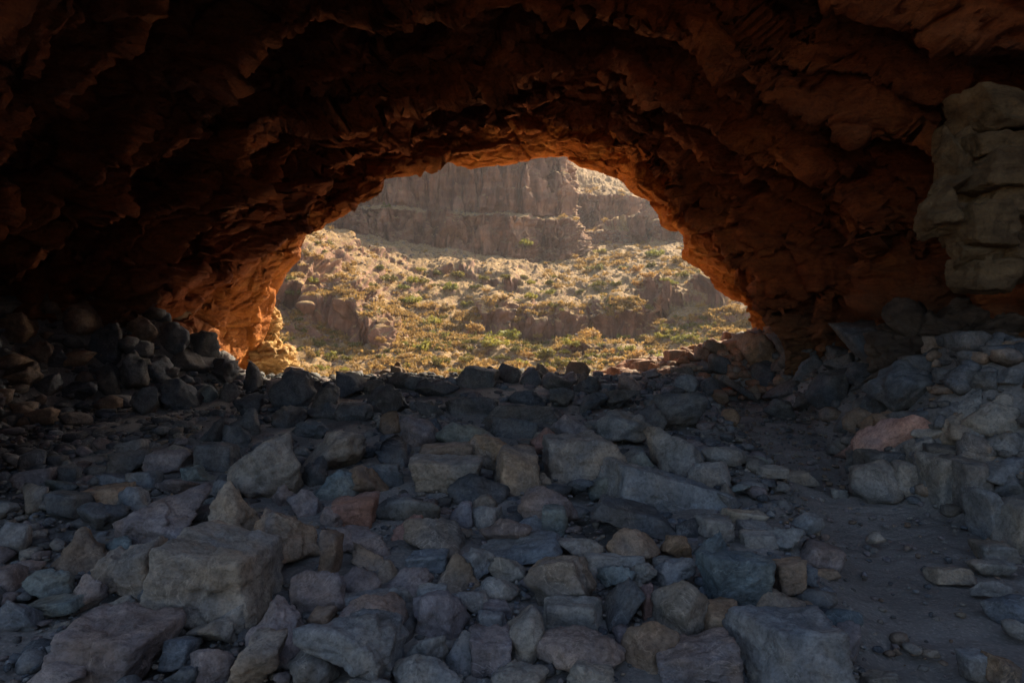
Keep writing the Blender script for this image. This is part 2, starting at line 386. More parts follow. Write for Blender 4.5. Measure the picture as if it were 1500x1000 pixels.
q = CAVE.reshape(-1, 3)
wq = q+0.16*np.stack([fbm(q*0.9, 3, 41), fbm(q*0.9, 3, 51), fbm(q*0.9, 3, 61)], 1)
tilt = wq.copy(); tilt[:, 2] = wq[:, 2]+0.28*np.abs(wq[:, 0])
f1, f2, ca = worley(tilt*np.array([.7, .7, 1.6]), 71)
g1, g2, cb = worley(tilt*np.array([1.7, 1.7, 3.6])+7, 81)
h1, h2, cc = worley(tilt*np.array([4.5, 4.5, 9.0])+3, 91)
disp = (ca-0.5)*0.24+(cb-0.5)*0.13+(cc-0.5)*0.05
disp -= 0.12*np.exp(-((f2-f1)/0.05)**2)+0.05*np.exp(-((g2-g1)/0.06)**2)
disp += 0.30*facet(tilt*np.array([.7, .7, 1.6]), 71)+0.09*facet(tilt*np.array([1.7, 1.7, 3.6])+7, 81)+0.045*facet(tilt*np.array([4.5, 4.5, 9.0])+3, 91)
disp += 0.03*fbm(q*2.2, 5, 101)+0.025*fbm(q*8, 4, 111, .6)
edge = np.minimum(1, np.minimum((D-3.9)/0.8, 0.30+(13.2-D)/1.5)).ravel()
q = q+N.reshape(-1, 3)*(disp*edge*(0.45+0.55*litwall.ravel()))[:, None]*0.9
CAVE = q.reshape(D.shape+(3,))
# close the rock round the vault: out over the far mouth, across the top and back down to the near mouth
def ring(d, add, mul, zoff=0):
    r = RR[-1]*mul+add
    return np.stack([np.cos(TH)*r, np.full(len(TH), d), AX_Z+np.sin(TH)*r+zoff], 1)
rows = [CAVE[r] for r in range(len(dd))]
last = CAVE[-1]
for s_, dy in ((0.03, 0.06), (0.10, 0.14), (0.25, 0.2), (0.5, 0.25), (1.0, 0.4), (1.7, 0.8), (3.0, 1.2)):
    ax = np.array([0, 0, AX_Z]); v = last-ax; v[:, 1] = 0
    u = v/np.linalg.norm(v, axis=1, keepdims=True)
    p = last+u*s_; p[:, 1] += dy+1.7*np.clip(np.sin(TH), 0, 1)**2*min(1, s_/0.5)*(1-sstep(math.radians(95), math.radians(120), TH))  # unseen brow added over the arch to keep sun off the crest
    p += 0.12*min(1, s_)*np.stack([fbm(p*1.3, 4, 5), fbm(p*1.3, 4, 6), fbm(p*1.3, 4, 7)], 1)
    rows.append(p)
def shell(d, r, sq=1.0):
    return np.stack([np.cos(TH)*r*1.7, np.full(len(TH), d)+0.0*TH, AX_Z+np.sin(TH)*r*sq], 1)
tops = [shell(16.2, 9), shell(15.6, 12), shell(12, 13.5), shell(7, 13.8), shell(3.4, 12.5), shell(3.1, 9.5)]
for p in tops:
    p += 0.6*np.stack([fbm(p*.4, 4, 15), fbm(p*.4, 4, 16), fbm(p*.4, 4, 17)], 1); rows.append(p)
# the weathered outer face round the near mouth
A0, B0 = tops[-1], CAVE[0]
for s_ in np.linspace(0, 1, 64)[1:-1]**0.6:
    p = A0*(1-s_)+B0*s_; p[:, 1] += -0.25*math.sin(math.pi*s_)
    am = min(1, (1-s_)*40, s_*9+.2)
    _, _, c_ = worley(p*np.array([.7, .7, 1.6]), 71)
    dy = .5*(c_-.5)+.5*facet(p*np.array([.7, .7, 1.6]), 71)+.2*facet(p*np.array([1.7, 1.7, 3.6])+7, 81)+.12*fbm(p*1.2, 5, 18)
    p[:, 1] += -abs(am)*.25+am*dy*.9; rows.append(p)
rows.append(CAVE[0])
V = np.stack(rows)
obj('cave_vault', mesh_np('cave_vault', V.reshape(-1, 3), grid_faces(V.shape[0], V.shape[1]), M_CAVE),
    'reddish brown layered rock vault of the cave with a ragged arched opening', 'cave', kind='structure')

# ------------------------------------------------------------------ rock shapes
A, B, R_, W, L, C_, O_ = 'angular', 'block', 'round', 'wedge', 'slab', 'cone', 'oval'
ICO = {}
for lv in (1, 2, 3, 4, 5, 6):
    bm = bmesh.new(); bmesh.ops.create_icosphere(bm, subdivisions=lv, radius=1)
    bm.verts.ensure_lookup_table()
    ICO[lv] = (np.array([v.co[:] for v in bm.verts]), np.array([[v.index for v in f.verts] for f in bm.faces])); bm.free()
def rock_verts(seed, sx, sy, sz, shape='angular', lv=4, rough=1.0, rot=0.0):
    rg = np.random.default_rng(seed)
    v, f = ICO[lv]
    P_, n_ = 15, 15
    if shape == 'round': n_ = 20; hs = rg.uniform(.80, 1.0, n_); P_ = 20
    elif shape == 'oval': n_ = 34; hs = rg.uniform(.88, 1.0, n_); P_ = 14
    else: n_ = 13; hs = rg.uniform(.60, 1.0, n_); P_ = 48
    nrm = rg.normal(size=(n_, 3)); nrm /= np.linalg.norm(nrm, axis=1, keepdims=True)
    if shape in ('block', 'slab'):
        ax = np.array([[1,0,0],[-1,0,0],[0,1,0],[0,-1,0],[0,0,1],[0,0,-1]], float)+rg.normal(size=(6, 3))*0.13
        ax /= np.linalg.norm(ax, axis=1, keepdims=True)
        ex = rg.normal(size=(7, 3)); ex /= np.linalg.norm(ex, axis=1, keepdims=True)
        nrm = np.vstack([ax, ex]); hs = np.concatenate([rg.uniform(.66, .74, 6), rg.uniform(.92, 1.12, 7)]); P_ = 60
    if shape in ('cone', 'wedge'):
        a0 = rg.uniform(0, 6.28); m_ = 5
        ax = [[math.cos(a0+i*6.28/m_+rg.normal()*.2), math.sin(a0+i*6.28/m_+rg.normal()*.2), .62+rg.normal()*.12] for i in range(m_)]+[[0, 0, -1]]
        if shape == 'wedge': ax[0][2] = 1.6; ax[1][2] = 1.3
        ax = np.array(ax); ax /= np.linalg.norm(ax, axis=1, keepdims=True)
        nrm = np.vstack([ax, nrm[:8]]); hs = np.concatenate([rg.uniform(.52, .64, 6), rg.uniform(.85, 1.1, 8)]); P_ = 50
    dots = np.clip(v@nrm.T, 1e-3, None)/hs[None, :]
    r = (np.power(dots, P_).sum(1))**(-1.0/P_)
    p = v*r[:, None]
    lo, hi = p.min(0), p.max(0); p = (p-(lo+hi)/2)/((hi-lo)/2)
    size = np.array([sx, sy, sz])/2; p = p*size
    m = float(np.cbrt(sx*sy*sz)); o = rg.uniform(0, 90, 3)
    nn = v
    dsp = 0.045*fbm(p/m*2.2+o, 4, seed % 97)+0.02*fbm(p/m*7+o, 3, 7)*rough
    _, _, cl = worley(p/m*np.array([2.6, 2.6, 3.4])+o, seed % 89) if lv >= 4 else (0, 0, 0.5)
    dsp = dsp+0.03*(cl-0.5)
    if lv >= 4: dsp = dsp+(0.012 if shape == L else 0.03 if shape in (B, O_) else 0.06)*facet(p/m*np.array([2.6, 2.6, 3.4])+o, seed % 89)+0.025*facet(p/m*6.5+o, seed % 83)
    p = p+nn*(dsp*m)[:, None]
    if rot:
        c, s = math.cos(rot), math.sin(rot)       # +rot tips the right end down
        p = np.stack([p[:, 0]*c+p[:, 2]*s, p[:, 1], -p[:, 0]*s+p[:, 2]*c], 1)
    return p, f

# ------------------------------------------------------------------ hand-placed rocks
# x, y, width, height in the photo, tilt, colour, shape, label, short name for neighbours' labels
A, B, R_, W, L, C_, O_ = 'angular', 'block', 'round', 'wedge', 'slab', 'cone', 'oval'
RUBBLE = [
 (322,845,172,138,6,'grey',B,'big pale grey block with a broad sloping front face and tan underside','big pale block'),
 (417,794,112,92,12,'ochre',A,'large boulder with an orange-ochre broken face behind the big pale block','orange-faced boulder'),
 (346,752,104,90,0,'tan',C_,'cone-shaped tan boulder with pitted face, up-slope of the orange-faced one','cone-shaped boulder'),
 (240,757,114,80,0,'purple',A,'large purple-brown boulder just left of the cone-shaped boulder','purple-brown boulder'),
 (195,832,110,86,0,'tan',A,'tan and blue boulder with a whitish streak down its corner','white-streaked boulder'),
 (120,804,88,56,0,'brown',C_,'low brown pyramid-shaped rock near the left edge of the rubble','brown pyramid rock'),
 (76,853,72,48,6,'teal',A), (82,888,72,32,-8,'teal',L), (22,900,66,52,0,'blue',A),
 (172,945,146,100,8,'purple',B,'massive purple-grey block in the bottom left foreground','massive purple block'),
 (90,985,140,66,-8,'purple',A,'wide purple-grey rock cut by the bottom left edge of the picture','cut-off purple rock'),
 (395,915,130,98,-14,'purple',W,'big purple-grey ridge-backed rock below the big pale block','ridge-backed rock'),
 (380,965,76,72,0,'tan',A,'pointed tan rock leaning on the ridge-backed rock','pointed tan rock'),
 (306,977,62,52,0,'purple',R_), (320,920,78,56,-10,'grey',A),
 (155,725,80,30,-4,'ochre',L,'flat ochre slab lying at the left rim of the rubble','flat ochre slab'),
 (198,737,60,46,0,'blue',A), (152,760,64,44,0,'dark',A), (262,712,66,28,0,'purple',A), (485,812,32,78,4,'brown',B),
 (130,868,42,48,0,'purple',A), (170,888,82,36,-6,'blue',W), (237,880,48,48,0,'dark',A), (258,912,72,44,10,'dark',W),
 (262,952,46,40,0,'blue',B), (272,985,62,40,-10,'dark',A), (469,866,80,64,0,'purple',A), (474,906,36,42,0,'brown',A), (455,980,72,48,0,'grey',R_),
 (515,955,152,96,0,'blue',A,'very large rough blue-grey boulder at the bottom, left of centre','rough blue-grey boulder'),
 (517,746,72,48,0,'red',B,'square-cut reddish purple block behind the orange-faced boulder','reddish purple block'),
 (597,745,100,44,4,'dark',A), (540,790,94,46,8,'purple',A), (540,817,50,38,0,'tan',A), (564,840,32,36,0,'tan',A),
 (636,788,88,54,0,'tan',A,'pale tan speckled boulder with a flat top in mid rubble','speckled tan boulder'),
 (595,777,44,42,0,'red',A), (711,737,34,28,0,'tan',R_,'small pale cream stone perched among dark stones','pale cream stone'),
 (810,738,98,60,6,'purple',R_,'rounded purple-brown boulder left of the dark broken block','rounded purple boulder'),
 (790,757,80,42,6,'blue',W), (812,760,38,40,0,'teal',B), (708,757,54,32,0,'blue',A), (676,752,34,36,0,'purple',A), (738,782,72,40,0,'purple',A),
 (765,803,122,42,-11,'blue',L,'long blue-grey slab tipped up to its right end in mid rubble','tipped blue slab'),
 (670,836,72,50,0,'tan',C_,'small tan and blue pyramid-shaped stone with a yellow foot','tan pyramid stone'),
 (626,820,60,28,0,'blue',L), (700,825,60,40,0,'blue',A), (743,832,52,34,0,'grey',A), (732,861,58,32,0,'grey',O_),
 (822,846,114,78,4,'tan',A,'large blocky tan boulder with a hollowed top at the centre right','hollow-topped tan boulder'),
 (530,853,56,46,0,'purple',A), (597,852,68,40,0,'purple',A), (585,870,42,30,0,'blue',A), (630,872,46,28,0,'blue',L),
 (641,897,84,66,0,'purple',R_,'round purple-grey boulder with a rusty orange right corner','rusty-cornered boulder'),
 (544,905,102,54,4,'purple',A,'broad purple rock with an ochre patch above the rough blue-grey boulder','ochre-patched purple rock'),
 (537,880,82,26,0,'blue',L), (592,928,34,42,0,'dark',A), (624,950,64,48,0,'grey',A), (682,952,62,52,10,'blue',W),
 (722,911,44,28,2,'blue',B,'small flat-faced blue-grey brick-shaped stone','brick-shaped stone'),
 (771,926,68,84,6,'grey',O_,'egg-shaped upright grey stone right of the brick-shaped one','upright egg-shaped stone'),
 (843,900,90,44,0,'grey',B), (848,950,140,64,5,'purple',O_,'long pinkish grey loaf-shaped rock near the bottom centre','loaf-shaped rock'),
 (625,985,104,54,-6,'grey',R_), (690,880,52,40,0,'blue',A), (728,892,40,18,0,'purple',L), (718,950,64,52,0,'purple',L),
 (745,975,32,26,0,'grey',A), (760,992,82,30,0,'grey',R_), (865,988,72,46,0,'grey',R_),
 (977,718,182,52,13,'blue',L,'long squared blue-grey slab like a fallen beam, tilted down to the right','long fallen slab'),
 (925,752,130,64,17,'dark',B,'dark broken block under the long fallen slab','dark broken block'),
 (927,798,76,56,0,'brown',R_,'rounded brown boulder below the dark broken block','rounded brown boulder'),
 (1083,850,108,84,0,'teal',B,'big smooth blue-teal block at the edge of the dirt path','smooth blue-teal block'),
 (1003,886,94,90,-10,'grey',A,'angular grey slab-faced boulder left of the smooth blue-teal block','slab-faced grey boulder'),
 (1155,950,152,130,4,'blue',B,'huge pale blue block with a flat top at the bottom by the path','huge pale blue block'),
 (1150,888,80,48,10,'tan',A), (1215,950,48,74,10,'purple',B), (1233,935,48,58,0,'purple',A),
 (1017,968,122,68,-8,'purple',B,'wide purple-grey block at the bottom, left of the huge pale blue block','wide purple block'),
 (953,950,78,70,0,'brown',R_,'brown ribbed boulder right of the loaf-shaped rock','ribbed brown boulder'),
 (1060,912,72,52,0,'brown',B), (910,880,62,68,35,'dark',L), (947,880,22,50,4,'red',B), (942,842,38,32,0,'grey',A), (903,843,50,30,0,'teal',A), (990,838,62,38,0,'blue',A),
 (1040,798,62,40,0,'teal',W), (990,800,46,36,0,'brown',A), (1047,772,62,38,6,'grey',B), (1092,757,60,22,4,'grey',L), (1105,773,46,18,0,'grey',L), (1112,790,52,22,0,'grey',L),
 (1150,787,54,34,0,'grey',R_), (1156,842,44,46,0,'brown',B), (850,795,82,46,14,'blue',A), (1008,776,38,30,0,'dark',A), (900,820,88,24,0,'grey',L),
 (394,682,102,96,0,'tan',R_,'big rounded dark tan boulder at the upper left of the rubble','rounded dark tan boulder'),
 (487,660,98,66,-4,'tan',A,'large tan-grey boulder right of the rounded dark tan one','tan-grey boulder'),
 (562,686,90,54,22,'dark',W,'dark blue wedge of stone leaning right of the tan-grey boulder','dark blue wedge'),
 (318,670,58,42,0,'dark',B), (250,675,60,38,4,'purple',B), (190,677,68,42,-6,'dark',A), (172,703,52,22,0,'blue',L), (214,700,44,34,-12,'blue',B), (288,695,54,26,0,'teal',A),
 (360,618,56,52,8,'dark',A), (310,632,44,40,0,'dark',A), (345,640,40,34,0,'dark',R_),
 (433,570,60,56,0,'dark',R_,'round dark boulder standing on the crest at its left end','round crest boulder'),
 (508,556,58,52,-30,'dark',W,'pointed dark slab sticking up from the crest','pointed crest slab'),
 (477,582,36,34,0,'dark',A), (568,585,54,42,0,'dark',A), (424,612,42,36,0,'dark',A), (472,604,52,30,0,'dark',A), (522,604,52,30,0,'dark',A), (570,620,32,36,0,'brown',A), (453,630,52,26,0,'dark',A),
 (445,737,46,38,0,'purple',A), (460,693,38,46,0,'dark',A), (492,710,62,42,0,'teal',A), (540,704,72,44,0,'brown',A), (417,728,38,32,0,'purple',A), (490,757,40,34,0,'purple',A),
 (698,552,64,36,6,'dark',L,'flat-topped dark slab at the middle of the crest','flat-topped crest slab'),
 (747,547,34,30,0,'dark',A), (779,552,36,22,0,'dark',W), (587,556,40,22,0,'dark',R_), (640,566,64,28,0,'dark',A), (773,584,54,26,0,'dark',R_), (766,606,122,28,0,'dark',L), (630,596,44,24,0,'dark',A), (690,594,76,28,0,'dark',L),
 (818,560,44,26,0,'dark',A), (860,563,40,26,0,'dark',A), (545,566,40,24,0,'dark',A), (822,582,36,28,0,'dark',A), (868,590,44,28,0,'dark',A), (610,560,34,20,0,'dark',A),
 (614,632,58,44,0,'purple',R_), (681,637,84,34,0,'teal',R_), (747,626,78,30,2,'dark',L), (833,621,64,34,0,'purple',R_),
 (798,644,46,40,-8,'red',A,'dusky red stone behind the large tan slab','dusky red stone'),
 (915,624,86,58,12,'grey',R_,'rounded grey boulder behind the right end of the large tan slab','rounded grey boulder'),
 (855,664,132,80,-8,'tan',B,'large tan-grey slab-like boulder at upper centre right of the rubble','large tan slab'),
 (735,665,102,54,4,'ochre',A,'flat ochre-tan rock left of the dusky red stone','flat ochre-tan rock'),
 (756,688,66,68,0,'tan',B,'upright tan block in front of the flat ochre-tan rock','upright tan block'),
 (650,666,84,36,2,'brown',L), (655,694,102,46,0,'grey',L,'flat grey-tan slab lying right of the dark blue wedge','flat grey-tan slab'), (672,670,48,32,-12,'purple',A),
 (990,660,90,68,6,'grey',A,'grey-blue boulder above the long fallen slab','grey-blue boulder'),
 (1063,668,68,32,4,'grey',O_), (983,602,88,58,0,'dark',R_,'broad dark rounded boulder near the right end of the crest','broad dark boulder'),
 (948,612,42,46,0,'dark',A), (575,660,62,48,10,'dark',A), (1038,693,62,36,0,'grey',R_), (700,718,92,42,4,'dark',A), (797,704,26,20,0,'grey',A), (845,715,48,30,0,'dark',A), (908,584,48,28,0,'dark',A),
]
RIGHTPILE = [
 (1305,635,92,68,-6,'pink',A,'large pinkish red rock at the left end of the right-hand stone pile','pinkish red rock'),
 (1280,707,72,64,0,'grey',R_,'round grey boulder on the dirt at the foot of the stone pile','round pile-foot boulder'),
 (1326,698,40,46,0,'grey',B), (1380,702,42,72,0,'grey',B,'pale upright stone set in the face of the stone pile','pale upright stone'),
 (1354,692,22,58,0,'blue',B), (1414,708,46,82,-6,'tan',B), (1443,752,38,84,-8,'blue',B), (1484,768,46,82,6,'grey',B,'pale tall stone at the right edge, low in the stone pile','pale tall edge stone'),
 (1460,602,92,66,6,'grey',W,'broad pale grey slab on top of the stone pile','broad pale top slab'),
 (1488,551,50,28,10,'blue',L,'pale bluish slab highest on the stone pile at the right edge','pale bluish top slab'),
 (1428,657,50,50,0,'tan',R_), (1475,648,54,36,4,'grey',R_), (1465,684,80,50,-24,'blue',L), (1415,630,58,44,0,'grey',A), (1366,638,50,30,0,'grey',A), (1350,660,40,40,0,'grey',R_),
 (1382,663,58,28,0,'dark',L), (1482,706,48,44,0,'grey',A), (1410,594,48,46,0,'grey',A), (1248,656,38,30,0,'red',A), (1252,674,30,30,0,'dark',A), (1298,674,76,28,0,'dark',L),
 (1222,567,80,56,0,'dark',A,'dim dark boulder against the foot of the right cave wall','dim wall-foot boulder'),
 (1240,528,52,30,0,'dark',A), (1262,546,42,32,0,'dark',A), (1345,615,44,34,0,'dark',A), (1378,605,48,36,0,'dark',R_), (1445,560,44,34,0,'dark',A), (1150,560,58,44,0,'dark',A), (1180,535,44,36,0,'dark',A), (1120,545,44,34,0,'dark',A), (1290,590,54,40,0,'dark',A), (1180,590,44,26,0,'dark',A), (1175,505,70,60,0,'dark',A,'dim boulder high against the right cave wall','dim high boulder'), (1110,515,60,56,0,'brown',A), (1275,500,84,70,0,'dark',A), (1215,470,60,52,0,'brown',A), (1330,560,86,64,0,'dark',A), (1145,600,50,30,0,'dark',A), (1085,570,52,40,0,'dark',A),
]
PATH = [(1392,840,60,22,0,'grey',L),(1452,830,66,20,0,'grey',L),(1482,890,76,50,4,'blue',A,'pale blue rock lying on the dirt path at the right edge','pale path rock'),(1450,863,48,28,0,'grey',A),(1428,972,40,40,0,'blue',B),
 (1467,982,46,46,14,'ochre',B,'ochre stone on the dirt path in the bottom right corner','corner ochre stone'),(1487,919,32,26,0,'grey',R_),(1320,934,32,20,0,'brown',R_),(1337,950,28,16,0,'grey',R_),(1228,722,24,16,0,'grey',B),(1282,786,26,16,0,'grey',A),(1170,700,52,20,0,'grey',L),(1458,807,58,28,0,'grey',L),
 (1130,690,40,18,0,'grey',L),(1210,840,40,12,0,'brown',L),(1362,955,26,14,0,'grey',A),(1290,995,56,22,0,'grey',L)]
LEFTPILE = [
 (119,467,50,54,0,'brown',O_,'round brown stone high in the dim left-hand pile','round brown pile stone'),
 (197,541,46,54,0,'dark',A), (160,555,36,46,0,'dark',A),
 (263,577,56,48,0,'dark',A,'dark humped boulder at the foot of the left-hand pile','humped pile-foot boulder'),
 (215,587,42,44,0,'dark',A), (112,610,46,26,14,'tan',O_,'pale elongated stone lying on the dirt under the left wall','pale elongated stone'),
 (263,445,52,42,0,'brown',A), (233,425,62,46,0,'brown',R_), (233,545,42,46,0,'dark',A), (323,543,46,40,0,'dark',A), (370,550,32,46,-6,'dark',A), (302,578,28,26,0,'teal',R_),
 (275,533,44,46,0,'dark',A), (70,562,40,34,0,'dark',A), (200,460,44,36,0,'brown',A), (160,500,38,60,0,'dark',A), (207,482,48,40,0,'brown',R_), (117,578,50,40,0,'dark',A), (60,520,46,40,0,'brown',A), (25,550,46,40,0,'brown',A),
 (335,575,36,30,0,'dark',A), (365,590,40,30,0,'dark',A), (255,495,46,44,0,'dark',A), (300,505,40,40,0,'dark',A), (90,530,40,34,0,'dark',A), (28,480,50,44,0,'brown',A), (75,445,46,40,0,'brown',A), (165,440,44,36,0,'brown',A)]

def hit(px, py):                          # first meeting of a pixel's ray with the ground
    d = np.linspace(2.2, 15, 1300)
    g = ground((px-750)/1000*d, d); z = CAMZ+(500-py)/1000*d
    below = np.nonzero(z <= g)[0]
    return d[below[0]] if len(below) else None
ALL = []; SEED = 100
def put(entry, where, group, grow=1.14):
    global SEED
    SEED += 1
    px, py, pw, ph, rot, colr, shp = entry[:7]
    d = hit(px, py+0.42*ph) or hit(px, py+0.55*ph) or hit(px, py+0.7*ph) or 10.9
    s = d/1000
    sx, sz = pw*s*1.05, ph*s*grow
    sy = (sx*sz)**0.5*random.Random(SEED).uniform(.85, 1.2)
    if shp in (L, B): sy = max(sy, sx*0.42)
    a = math.radians(rot)
    d2 = d+0.16*sy
    lv = 5 if pw > 100 else (4 if pw > 34 else 3)
    # undo the tilt in the extents so the outline keeps its traced size
    if abs(rot) > 3:
        c_, s_ = abs(math.cos(a)), abs(math.sin(a)); den = c_*c_-s_*s_
        ux, uz = (sx*c_-sz*s_)/den, (sz*c_-sx*s_)/den
        if ux > 0.3*sx and uz > 0.3*sz: sx, sz = ux, uz
    v, f = rock_verts(SEED*7+13, sx, sy, sz, shp, lv, 1.0, a)
    loc = at(px, py+0.06*ph, d2)
    me = mesh_np('rock', v, f, PAL[colr][1])
    o = obj('slab' if shp == L and pw > 60 else ('boulder' if pw*d/1000 > .5 else 'rock'), me, cat='rock', group=group, loc=loc)
    ALL.append(dict(o=o, px=px, py=py, w=pw, h=ph, c=colr, s=shp, where=where,
                    label=entry[7] if len(entry) > 7 else None, short=entry[8] if len(entry) > 8 else None, x=loc[0], y=loc[1], r=0.5*max(sx, sy)))
    return o
for e in RUBBLE: put(e, 'rubble', 'rocks strewn over the cave floor')
for e in RIGHTPILE: put(e, 'stone pile', 'rocks heaped along the right wall')
for e in PATH: put(e, 'path', 'stones lying on the dirt path', 1.05)
for e in LEFTPILE: put(e, 'left pile', 'rocks heaped along the left wall')

# the two shapes of the setting that stand out: the near right outcrop and the sunlit stump by the far mouth
def outcrop(name, c, size, seed, mat, label, blk=1.0, lv=6, sq=3.0, amp=1.0):
    v, f = ICO[lv]
    r = (np.abs(v)**sq).sum(1)**(-1/sq)
    p = v*r[:, None]*np.array(size)/2
    m = min(size)
    o = np.array(c)
    q = (p+o)
    q = q+0.06*np.stack([fbm(q*1.6, 3, seed), fbm(q*1.6, 3, seed+1), fbm(q*1.6, 3, seed+2)], 1)
    f1, f2, ca = worley(q*np.array([1.0, 1.0, 2.3])*blk, seed+5)
    g1, g2, cb = worley(q*np.array([2.6, 2.6, 6.0])*blk, seed+9)
    ds = (ca-.5)*.34+(cb-.5)*.14-.10*np.exp(-((f2-f1)/.06)**2)-.05*np.exp(-((g2-g1)/.07)**2)+.05*fbm(q*3, 5, seed+20)+.02*fbm(q*12, 4, seed+30)
    p = p+v*(ds*amp/blk)[:, None]
    return obj(name, mesh_np(name, p, f, mat), label, 'rock', loc=c)
oc = at(1465, 280, 6.2); pv_, pf_, b0 = [], [], 0
for i_, (x_, y_, w_, h_, dd_, sh_) in enumerate([(1478,168,140,64,0,B),(1470,214,128,46,.08,B),(1408,250,56,112,.1,A),(1474,258,132,54,-.02,B),(1388,272,40,46,.05,A),(1383,312,62,70,-.05,A),(1466,296,130,50,.04,B),
        (1440,334,84,66,-.1,B),(1432,372,74,56,.0,A),(1439,402,72,50,-.06,B),(1492,362,84,108,-.02,A),(1400,215,36,50,.2,A),(1420,300,70,110,.3,A),(1480,270,170,290,.75,R_)]):
    k_ = (6.2+dd_)/1000*1.08
    v_, f_ = rock_verts(3000+i_, w_*k_, max(.45, w_*k_*.8), h_*k_, sh_, 5, 1.0, random.Random(i_).uniform(-.07, .07))
    pv_.append(v_+at(x_, y_, 6.2+dd_)-oc); pf_.append(f_+b0); b0 += len(v_)
obj('rock_outcrop', mesh_np('rock_outcrop', np.vstack(pv_), np.vstack(pf_), M_PILLAR), 'tan weathered rock outcrop of cracked stacked blocks bulging from the right wall', 'rock', loc=oc)
put((1488,452,84,100,0,'brown',A,'brown boulder wedged under the tan outcrop at the right edge','wedged brown boulder'), 'stone pile', 'rocks heaped along the right wall')
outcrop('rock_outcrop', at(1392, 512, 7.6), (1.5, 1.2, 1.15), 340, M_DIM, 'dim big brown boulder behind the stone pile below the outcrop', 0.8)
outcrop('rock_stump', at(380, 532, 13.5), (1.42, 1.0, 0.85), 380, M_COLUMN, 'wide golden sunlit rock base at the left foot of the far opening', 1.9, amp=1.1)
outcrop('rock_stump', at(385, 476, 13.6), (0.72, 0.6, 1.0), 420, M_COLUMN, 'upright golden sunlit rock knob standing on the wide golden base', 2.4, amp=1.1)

# ------------------------------------------------------------------ filling rocks
rnd = random.Random(5)
def free(x, y, r, k=0.75):
    for a in ALL:
        if (a['x']-x)**2+(a['y']-y)**2 < (k*(a['r']+r))**2: return False
    return True
HAND = [(a['px'], a['py'], a['w'], a['h'], a['y']) for a in ALL]; HA = np.array(HAND)
def covers(x, y, z, s, k=0.78):           # would a stone here stand in front of a named rock's face?
    px, py = 750+x/y*1000, 500-(z+0.3*s-CAMZ)/y*1000; r = 0.35*s/y*1000
    return bool(np.any((np.abs(HA[:, 0]-px) < HA[:, 2]*.5*k+r) & (np.abs(HA[:, 1]-py) < HA[:, 3]*.5*k+r) & (HA[:, 4] > y-.05)))
def fill(n, xf, ylim, size, cols, where, group, shapes=(A, A, B, R_, L, W), sink=0.15, k=0.7, mat=None, view=True):
    global SEED
    made = tries = 0
    while made < n and tries < 6000:
        tries += 1
        y = rnd.uniform(*ylim); lo, hi = xf(y); x = rnd.uniform(lo, hi); s = rnd.uniform(*size)*(0.75+0.05*y)
        if view and not (0.0 < 750+x/y*1000 < 1500): continue
        if not free(x, y, s*0.5, k): continue
        if not mat and covers(x, y, float(ground(x, y)), s): continue
        SEED += 1; made += 1
        shp = rnd.choice(shapes); colr = rnd.choice(cols)
        z = float(ground(x, y))
        sz = s*rnd.uniform(.5, .85)
        v, f = rock_verts(SEED*7+13, s, s*rnd.uniform(.7, 1.0), sz, shp, 3, 1.0, rnd.uniform(-.35, .35))
        loc = (x, y, z+sz*(0.5-sink))
        o = obj('rock', mesh_np('rock', v, f, mat or PAL[colr][1]), cat='rock', group=group, loc=loc)
        px, py = topx(loc)
        ALL.append(dict(o=o, px=px, py=py, w=s/y*1000, h=sz/y*1000, c='rusty' if mat else colr, s=shp, where=where, label=None, short=None, x=x, y=y, r=s*0.5))
fill(56, lambda y: (1.5, 4.7), (11.6, 14.2), (.14, .27), ['red'], 'far spill', 'sunlit rocks spilling in at the far opening', mat=M_SUNROCK, k=0.55, shapes=(A, B, A, L, W))
fill(16, lambda y: (3.0, 5.0), (10.2, 12.6), (.22, .4), ['dark', 'brown'], 'stone pile', 'rocks heaped along the right wall', shapes=(A, B, A, W), k=0.5)
fill(44, lambda y: (-y*.75, float(xb(y))), (2.9, 6.5), (.15, .3), ['blue', 'purple', 'grey', 'dark', 'teal', 'purple', 'blue'], 'rubble', 'rocks strewn over the cave floor', k=0.6)
fill(34, lambda y: (-y*.5, float(xb(y))), (6.5, 11.2), (.17, .32), ['dark', 'dark', 'purple', 'blue', 'brown'], 'rubble', 'rocks strewn over the cave floor', k=0.6)

